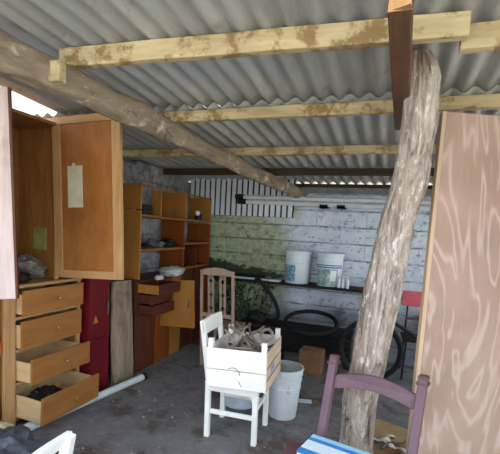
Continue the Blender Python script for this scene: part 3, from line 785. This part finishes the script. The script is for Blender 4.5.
# ------------------------------------------------------------------ back wall shelf and what is on it
H = thing('plank_shelf', 'long thin dark plank shelf on the back wall', 'shelf', (-.9, 5.0, .90))
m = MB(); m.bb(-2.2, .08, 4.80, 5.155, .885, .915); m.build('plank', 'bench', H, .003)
for x in (-2.1, .02):
    m = MB(); m.beam((x, 4.86, .87), (x, 5.15, .87), .03, .03); m.beam((x, 4.88, .86), (x, 5.14, .62), .025, .025, (1, 0, 0)); m.build('bracket', 'bench', H, .003)
SZ = .915
B1 = bucket('lidded_bucket', 'white lidded bucket with teal print on the wall shelf, left of the two', (-1.10, 4.98, SZ), .150, .166, .40, 'bucket_clean', lid=True, rz=R(0))
m = MB(); m.lathe([(.1528, .03), (.1606, .232)], 20, (0, 0, 0), R(203), R(272)); tag(m.build('label', 'label_teal', B1, smooth=True), 'teal and white printed label')
B2 = bucket('lidded_bucket', 'white lidded bucket with blue band on the wall shelf, right of the two', (-.70, 4.98, SZ), .144, .162, .40, 'bucket_clean', lid=True, rz=R(0))
m = MB(); m.lathe([(.1545, .225), (.1565, .265)], 24, (0, 0, 0), R(190), R(345)); tag(m.build('blue_band', 'blueband', B2, smooth=True), 'dark blue band')
m = MB(); m.lathe([(.146, .01), (.1545, .215)], 24, (0, 0, 0), R(190), R(318)); tag(m.build('label', 'label_mix', B2, smooth=True), 'blue green and yellow printed label')
m = MB(); m.lathe([(.149, .07), (.1545, .20)], 8, (0, 0, 0), R(283), R(312)); tag(m.build('label_patch', 'label_white', B2, smooth=True), 'white patch')
m0 = None
for k, (x, y) in enumerate(((-.56, 4.86), (-.51, 4.87), (-.46, 4.86), (-.485, 4.93))):
    if m0 is None:
        m0 = thing('spray_can', '', 'can', (x, y, SZ), 0)
        m = MB(); m.lathe([(0, 0), (.021, 0), (.022, .004), (.022, .095), (.016, .108), (0, .108)], 20); m.build('body', 'bucket_clean', m0, smooth=True)
        m = MB(); m.lathe([(.011, .107), (.011, .128), (0, .129)], 14); m.build('cap', 'pvc_grey', m0, smooth=True)
        o = m0
    else: o = copy_tree(m0); o.location = (x, y, SZ)
    tag(o, ('little white can on the wall shelf, leftmost of those beside the blue banded bucket', 'little white can on the wall shelf, second of the front three', 'little white can on the wall shelf, rightmost of the front three', 'little white can on the wall shelf standing behind the front three')[k], 'can', 'white cans on the wall shelf')
o = thing('paint_brush', 'white brush lying across the tops of the little white cans', 'brush', (-.49, 4.88, SZ + .13))
m = MB(); m.beam((-.58, 4.87, SZ + .137), (-.45, 4.88, SZ + .137), .02, .012); m.build('handle', 'bucket_clean', o, .004)
m = MB(); m.beam((-.45, 4.88, SZ + .137), (-.39, 4.885, SZ + .137), .03, .014); m.build('bristles', 'rag', o, .003)
for x0, x1, y, w, hh, mt_, lb in ((-1.95, -1.40, 4.86, .05, .022, 'pvc_grey', 'pale grey batten lying on the left of the wall shelf'), (-2.05, -1.55, 5.0, .07, .05, 'bench', 'dark timber offcut at the back left of the wall shelf'), (-.36, -.02, 4.88, .06, .025, 'redbrown', 'reddish strip of wood on the wall shelf right of the cans')):
    m = MB(); m.beam((x0, y, SZ + hh / 2), (x1, y + .02, SZ + hh / 2), w, hh)
    tag(m.build('wood_strip', mt_, bevel=.003, origin=(x0, y, SZ)), lb, 'wood strip')
m = MB(); m.bb(-1.43, -1.29, 4.83, 4.94, SZ, SZ + .022); tag(m.build('white_tile', 'bucket_clean', bevel=.003, origin=(-1.36, 4.88, SZ)), 'flat white piece on the wall shelf left of the buckets', 'tile')

# pipes along the back wall
for z, y, x0, lb, r in ((1.985, 5.045, -2.02, 'upper of the two long grey pipes along the back wall', .030), (1.922, 5.04, -1.98, 'lower of the two long grey pipes along the back wall', .030)):
    o = thing('long_pipe', lb, 'pipe', (x0, y, z), group='pipes along the back wall')
    m = MB(); m.tube([(x0 + .1, y, z), (-.4, y, z - .012), (1.9, y, z - .03)], r, 18); m.build('tube', 'pvc_grey', o, smooth=True)
    m = MB(); m.cyl((x0, y, z + .002), (x0 + .12, y, z), r + .005, n=18); m.build('end_sleeve', 'rubber', o, smooth=True)
for k, x in enumerate((-.83, -.62, .2)):
    o = MB(); o.bb(x - .05, x + .05, 5.0, 5.16, 1.868, 1.892); o.bb(x - .05, x + .05, 5.0, 5.006, 1.868, 1.91)
    tag(o.build('pipe_bracket', 'rubber', bevel=.002, origin=(x, 5.1, 1.88)), ('black bracket under the long pipes, left of the pair above the lidded buckets', 'black bracket under the long pipes, right of the pair above the lidded buckets', 'black bracket under the long pipes behind the trunk')[k], 'bracket', 'pipe brackets')

# ------------------------------------------------------------------ low bench, tyres, bicycle, red chair, plant, box
Bn = thing('low_bench', 'low dark bench under the wall shelf', 'bench', (-1.0, 4.8, 0))
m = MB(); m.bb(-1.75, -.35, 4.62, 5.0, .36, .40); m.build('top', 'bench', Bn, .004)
for x in (-1.7, -.4):
    for y in (4.66, 4.96): m = MB(); m.bb(x - .025, x + .025, y - .025, y + .025, 0, .36); m.build('leg', 'bench', Bn, .003)
m = MB(); m.bb(-1.70, -.4, 4.94, 4.96, .02, .34); m.build('back_board', 'bench', Bn)
def tyre(m, R_, r, mat=None, n=56): m.tube([(R_ * math.cos(a), R_ * math.sin(a), 0) for a in [2 * math.pi * k / n for k in range(n)]], r, 12, True)
m = MB(); tyre(m, .305, .025); o = m.build('loose_tyre', 'rubber', smooth=True, origin=(0, 0, 0)); o.location = (-.84, 4.72, .485); o.rotation_euler = (R(14), 0, R(5))
tag(o, 'bare black bicycle tyre lying tilted on the low bench', 'tyre')
m = MB(); P0 = [(-1.60, 4.83, .925), (-1.54, 4.77, .93), (-1.46, 4.755, .86), (-1.36, 4.76, .75), (-1.29, 4.77, .62), (-1.27, 4.79, .50), (-1.33, 4.81, .425), (-1.5, 4.83, .42)]
pts = []
for i in range(len(P0) - 1):
    p = [Vector(P0[max(0, min(len(P0) - 1, i + k))]) for k in (-1, 0, 1, 2)]
    for k in range(6):
        q = k / 6; pts.append(.5 * ((2 * p[1]) + (p[2] - p[0]) * q + (2 * p[0] - 5 * p[1] + 4 * p[2] - p[3]) * q * q + (3 * p[1] - p[0] - 3 * p[2] + p[3]) * q ** 3))
m.tube(pts, .024, 12)
tag(m.build('rubber_hose', 'rubber', smooth=True, origin=(-1.36, 4.78, .40)), 'thick black rubber hose hanging from the wall shelf down to the low bench', 'hose')
m = MB(); m.lump((-1.52, 4.70, .47), (.12, .09, .085), 61, .3, 2, flat=-.83); tag(m.build('dark_sack', 'black', smooth=True, origin=(-1.52, 4.70, .40)), 'dark sack on the bench behind the crate', 'sack')
# climbing plant
PL = thing('climbing_plant', 'dark leafy plant growing up the mossy back wall under the shelf', 'plant', (-1.75, 5.1, 0))
random.seed(5); m = MB(); st = MB()
for s in range(9):
    x = -2.18 + s * .085; z = 0; pts = []
    for k in range(9): pts.append((x + .05 * math.sin(k + s), 5.12 - .02 * random.random(), .1 * k)); 
    st.tube(pts, .006, 6)
    for p in pts[2:]:
        for q in range(6):
            c = Vector(p) + Vector((random.uniform(-.07, .07), random.uniform(-.06, 0), random.uniform(-.05, .05)))
            a = random.uniform(0, 6.28); L = random.uniform(.04, .07); e = Euler((random.uniform(-.9, .2) + R(90), random.uniform(-.5, .5), a * .3)).to_matrix()
            lv = [Vector((0, 0, 0)), Vector((L * .32, L * .4, .006)), Vector((0, L, 0)), Vector((-L * .32, L * .4, .006)), Vector((0, L * .45, -.004))]
            rz_ = Matrix.Rotation(a, 3, 'Y'); m.add([c + rz_ @ (e @ w_) for w_ in lv], [(0, 1, 4), (1, 2, 4), (2, 3, 4), (3, 0, 4)])
m.build('leaves', 'leaf', PL); st.build('stems', 'stem', PL, smooth=True)

# bicycle
BK = thing('bicycle', 'black low-framed bicycle parked along the back wall behind the trunk', 'bicycle', (.3, 4.42, 0), R(3))
def wheel(cx):
    m = MB(); tyre(m, .315, .022); mt_ = Matrix.Translation((cx, 0, .34)) @ Matrix.Rotation(R(90), 4, 'X')
    w = m.xf(mt_).build('wheel', 'rubber', BK, smooth=True)
    m = MB(); tyre(m, .288, .011); m.xf(mt_).build('rim', 'bikepaint', w, smooth=True)
    m = MB(); m.cyl((0, 0, -.04), (0, 0, .04), .02); m.xf(mt_).build('hub', 'steel', w, smooth=True)
    m = MB()
    for k in range(24): a = 2 * math.pi * k / 24; m.cyl((.018 * math.cos(a + .6), .018 * math.sin(a + .6), .02 * (-1) ** k), (.285 * math.cos(a), .285 * math.sin(a), 0), .0015, n=5)
    m.xf(mt_).build('spokes', 'steel', w)
wheel(-.43); wheel(.62)
hd = (-.30, 0, .80); hb = (-.27, 0, .66); bb_ = (.22, 0, .31); st_ = (.36, 0, .70)
m = MB(); m.tube([hd, hb], .019, 10); m.tube([(-.28, 0, .70), (-.05, 0, .57), (.10, 0, .47), bb_], .019, 10); m.tube([bb_, st_], .016, 10)
for q in (-.05, .05): m.tube([(.62, q, .34), (.24, q * .3, .31)], .010, 8); m.tube([(.62, q, .34), (.35, q * .3, .67)], .009, 8)
m.build('frame', 'bikepaint', BK, smooth=True)
m = MB()
for q in (-.045, .045): m.tube([(-.275, q * .6, .655), (-.33, q, .50), (-.43, q, .34)], .011, 8)
m.build('fork', 'bikepaint', BK, smooth=True)
m = MB(); m.tube([hd, (-.31, 0, .87)], .012, 8); m.tube([(-.36, -.22, .85), (-.32, -.16, .87), (-.31, 0, .87), (-.32, .16, .87), (-.30, .22, .85)], .011, 8); m.build('handlebar', 'bikepaint', BK, smooth=True)
m = MB(); m.tube([st_, (.38, 0, .79)], .013, 8); m.lump((.40, 0, .82), (.13, .07, .03), 2, .1, 1.2, 12); m.build('saddle', 'rubber', BK, smooth=True)
m = MB(); m.lathe([(0, 0), (.085, 0), (.085, .006), (0, .006)], 28); m.xf(Matrix.Translation((.22, -.045, .31)) @ Matrix.Rotation(R(90), 4, 'X')); m.build('chain_ring', 'steel', BK, smooth=True)
for q, dx, dz in ((-1, .08, -.13), (1, -.08, .13)):
    m = MB(); m.tube([(.22, q * .06, .31), (.22 + dx, q * .065, .31 + dz)], .009, 8); o = m.build('crank', 'steel', BK, smooth=True)
    m = MB(); m.bb(.18 + dx, .26 + dx, q * .105 - .035, q * .105 + .035, .30 + dz, .32 + dz); m.build('pedal', 'rubber', o, .003)

# red backed chair
RC = thing('red_chair', 'metal framed chair with red back against the back wall right of the trunk', 'chair', (.37, 4.86, 0), R(3))
for s in (-1, 1):
    m = MB(); m.tube([(s * .155, .17, 0), (s * .145, .08, .42), (s * .135, .1, .70), (s * .13, .13, .945)], .011, 10); m.build('back_post', 'bikepaint', RC, smooth=True)
    m = MB(); m.tube([(s * .17, -.24, 0), (s * .15, -.22, .44)], .011, 10); m.build('leg', 'bikepaint', RC, smooth=True)
m = MB(); m.bb(-.20, .20, .085, .105, .77, .945); m.build('backrest', 'redply', RC, .012)
m = MB(); m.bb(-.15, .15, .075, .09, .61, .645); m.build('lower_back_rail', 'mauve_seat', RC, .006)
m = MB(); m.bb(-.19, .19, -.26, .12, .43, .448); m.build('seat', 'bench', RC, .01)

# cardboard box on the floor before the bench
m = MB(); m.bb(-.125, .125, -.10, .10, 0, .255)
o = m.build('cardboard_box', 'cardboard', bevel=.004, origin=(0, 0, 0)); o.location = (-.745, 4.40, 0); o.rotation_euler = (0, 0, R(-3)); tag(o, 'closed brown cardboard box on the floor in front of the low bench', 'box')
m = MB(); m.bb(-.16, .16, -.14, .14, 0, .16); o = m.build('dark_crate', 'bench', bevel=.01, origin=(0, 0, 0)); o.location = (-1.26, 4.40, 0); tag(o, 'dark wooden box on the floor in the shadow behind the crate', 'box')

# ------------------------------------------------------------------ mauve chair in the foreground
ang = math.atan2(2.058 - 2.17, .193 + .248)
Mc = thing('mauve_chair', 'mauve painted chair with arched top rail in front of the trunk', 'chair', (-.06, 1.98, 0), ang)
hw = .228
for s, zt in ((-1, .87), (1, .87)):
    m = MB(); m.beam((s * (hw - .006), .06, 0), (s * (hw - .004), .02, .48), .042, .05, (0, 1, 0)); m.beam((s * (hw - .004), .02, .48), (s * hw, .142, zt), .042, .048, (0, 1, 0)); p = m.build('back_post', 'mauve', Mc, .005)
    m = MB(); m.beam((s * hw, .142, zt - .022), (s * hw, .143, zt - .008), .058, .062, (0, 1, 0)); m.beam((s * hw, .143, zt - .008), (s * hw, .148, zt + .012), .044, .05, (0, 1, 0)); m.beam((s * hw, .148, zt + .012), (s * hw, .15, zt + .026), .054, .058, (0, 1, 0), .036, .04); m.build('cap', 'mauve_cap', p, .004)
    m = MB(); m.beam((s * (hw - .01), -.37, 0), (s * (hw - .01), -.37, .455), .042, .042, (0, 1, 0)); m.build('leg', 'mauve', Mc, .005)
N = 16; m = MB()
def arch(q): return .042 * math.sin(math.pi * q)
X = [-hw + .02 + (2 * hw - .04) * k / N for k in range(N + 1)]
m.prism([(x, .118, .795 + arch(k / N)) for k, x in enumerate(X)] + [(x, .103, .725 + arch(1 - k / N) * .9) for k, x in enumerate(reversed(X))], (0, .024, 0)); m.build('top_rail', 'mauve', Mc, .004)
m = MB(); m.bb(-hw - .05, hw + .05, -.43, .0, .455, .482); m.build('seat', 'mauve_seat', Mc, .006)
for s in (-1, 1): m = MB(); m.beam((s * (hw - .01), -.36, .42), (s * (hw - .01), .04, .42), .022, .06); m.build('apron', 'mauve', Mc, .003)
m = MB(); m.beam((-hw, -.37, .42), (hw, -.37, .42), .022, .06); m.build('apron', 'mauve', Mc, .003)
m = MB(); m.beam((-hw, -.36, .2), (-hw, .04, .2), .02, .03); m.beam((hw, -.36, .2), (hw, .04, .2), .02, .03); m.build('stretcher', 'mauve', Mc, .003)
m = MB(); m.bb(-.20, .20, -.12, .12, 0, .023); o = m.build('red_board', 'mauve_seat', bevel=.003, origin=(0, 0, 0)); o.location = (-.207, 1.808, .4825); o.rotation_euler = (0, 0, R(7.3)); tag(o, 'worn dark red board lying across the mauve chair seat under the book', 'board')
bk = thing('book', 'thick blue and white book on the mauve chair seat', 'book', (-.177, 1.833, .506), R(-12.8))
m = MB(); m.bb(-.145, .145, -.098, .096, .003, .026); m.build('pages', 'bookwhite', bk, .002)
m = MB(); m.bb(-.15, .15, -.10, .10, .026, .029); m.build('cover', 'bookblue', bk, .001)
m = MB(); m.bb(-.15, .15, .096, .10, .0, .026); m.build('spine', 'bookwhite', bk, .001)
m = MB(); m.bb(-.15, .15, -.10, .10, .0, .003); m.build('back_cover', 'bookdark', bk, .001)
m = MB(); m.bb(-.148, .148, .066, .099, .0292, .0298); m.build('cover_stripe', 'bookcyan', bk)
m = MB(); m.bb(-.148, .148, -.05, .034, .0292, .0298); m.build('cover_panel', 'bookwhite', bk)

# scraps on the floor right of the trunk
m = MB(); m.bb(-.17, .17, -.15, .15, 0, .012); o = m.build('flat_cardboard', 'cardboard_lt', bevel=.003, origin=(0, 0, 0)); o.location = (.09, 3.28, .0); o.rotation_euler = (0, R(0), R(-20)); tag(o, 'flattened dusty cardboard on the floor right of the trunk', 'cardboard')
m = MB(); m.bb(-.15, .15, -.12, .12, 0, .012); o = m.build('flat_cardboard', 'cardboard', bevel=.003, origin=(0, 0, 0)); o.location = (.13, 2.93, .0); o.rotation_euler = (0, 0, R(25)); tag(o, 'darker flattened cardboard nearest the mauve chair', 'cardboard')
for k, (x, y, rz, L, lb) in enumerate(((.02, 3.10, 35, .26, 'pale rag strip on the cardboard, the left one'), (.14, 3.02, -30, .22, 'pale rag strip on the cardboard, the right one'), (.09, 3.13, 80, .16, 'short pale rag strip crossing the middle of the cardboard'))):
    m = MB(); N = 12; v = []; f = []
    for i in range(N + 1):
        q = i / N; xx = -L / 2 + L * q; zz = .03 + .02 * math.sin(q * 9 + k); w = .022 * (1 + .4 * math.sin(q * 7 + k))
        v += [(xx, -w + .01 * math.sin(q * 5), zz), (xx, w + .01 * math.sin(q * 5), zz + .012 * math.sin(q * 6))]
    for i in range(N): f.append((2 * i, 2 * i + 2, 2 * i + 3, 2 * i + 1))
    m.add(v, f); o = m.build('rag', 'rag', smooth=True, solid=.006, origin=(0, 0, 0)); o.location = (x, y, -.003); o.rotation_euler = (0, 0, R(rz)); tag(o, lb, 'rag')
for k, (x, y, rz, lb) in enumerate(((.18, 3.12, 50, 'thin bent twig over the flattened cardboard, farther one'), (.24, 3.0, 65, 'thin bent twig over the flattened cardboard, nearer one'))):
    m = MB(); m.tube([(-.2 + .4 * q / 8, .02 * math.sin(q), .022 + .015 * math.sin(q * .8) ** 2) for q in range(9)], .008, 7); o = m.build('twig', 'stick_b', smooth=True, origin=(0, 0, 0)); o.location = (x, y, 0); o.rotation_euler = (0, 0, R(rz)); tag(o, lb, 'twig')

# ------------------------------------------------------------------ bottom left corner
white_chair('second white chair, only its top rail and post seen at the bottom left', (-1.24, .874, 0), R(188), .80, .035)
m = MB(); m.lump((-2.06, 1.62, .13), (.30, .24, .15), 71, .35, 2.2, 28, -.86); tag(m.build('tarp', 'tarp', smooth=True, origin=(-2.06, 1.62, 0)), 'crumpled dark grey tarp on the floor at the bottom left', 'tarp')
m = MB(); m.lump((-2.36, 1.84, .09), (.13, .11, .10), 72, .3, 2.2, 20, -.88); tag(m.build('sack', 'cream', smooth=True, origin=(-2.36, 1.84, 0)), 'cream sack beside the grey tarp in the bottom left corner', 'sack')

# small rubble: nobody could count it
random.seed(3); m = MB()
for k in range(420):
    x = random.uniform(-2.2, .6); y = random.uniform(1.7, 5.0); s = random.choice((.004, .006, .008, .012)) * random.uniform(.7, 1.3)
    a = random.random() * 3; m.add([(x + s * math.cos(a + q * 2.09), y + s * math.sin(a + q * 2.09), .0005) for q in range(3)] + [(x, y, s * .9)], [(0, 1, 3), (1, 2, 3), (2, 0, 3), (0, 2, 1)])
tag(m.build('floor_grit', 'plank'), 'scattered grit and crumbs on the concrete floor', 'grit', kind='stuff')

# ------------------------------------------------------------------ light: open front and right side under a bright overcast sky
sc = bpy.context.scene
w = bpy.data.worlds.new('sky'); sc.world = w; w.use_nodes = True; nt = w.node_tree
bg = nt.nodes['Background']; tc = nt.nodes.new('ShaderNodeTexCoord'); sx = nt.nodes.new('ShaderNodeSeparateXYZ'); rp = nt.nodes.new('ShaderNodeValToRGB')
nt.links.new(tc.outputs['Generated'], sx.inputs[0]); nt.links.new(sx.outputs[2], rp.inputs[0]); nt.links.new(rp.outputs[0], bg.inputs[0])
rp.color_ramp.elements[0].color = (.86, .93, 1, 1); rp.color_ramp.elements[1].color = (.62, .78, 1, 1)
bg.inputs[1].default_value = 1.0
sun = bpy.data.lights.new('sun', 'SUN'); sun.energy = 5.0; sun.angle = R(1); sun.color = (1, .97, .92)
so = bpy.data.objects.new('sun', sun); col.objects.link(so); so.location = (-6, 12, 20)
so.rotation_euler = Vector((.30, -.62, -1)).to_track_quat('-Z', 'Y').to_euler()
sc.view_settings.view_transform = 'Standard'; sc.view_settings.look = 'None'; sc.view_settings.gamma = 1; sc.view_settings.exposure = 1.85
for o in list(bpy.data.objects):
    for k in ('_loc', '_local'):
        if k in o: del o[k]
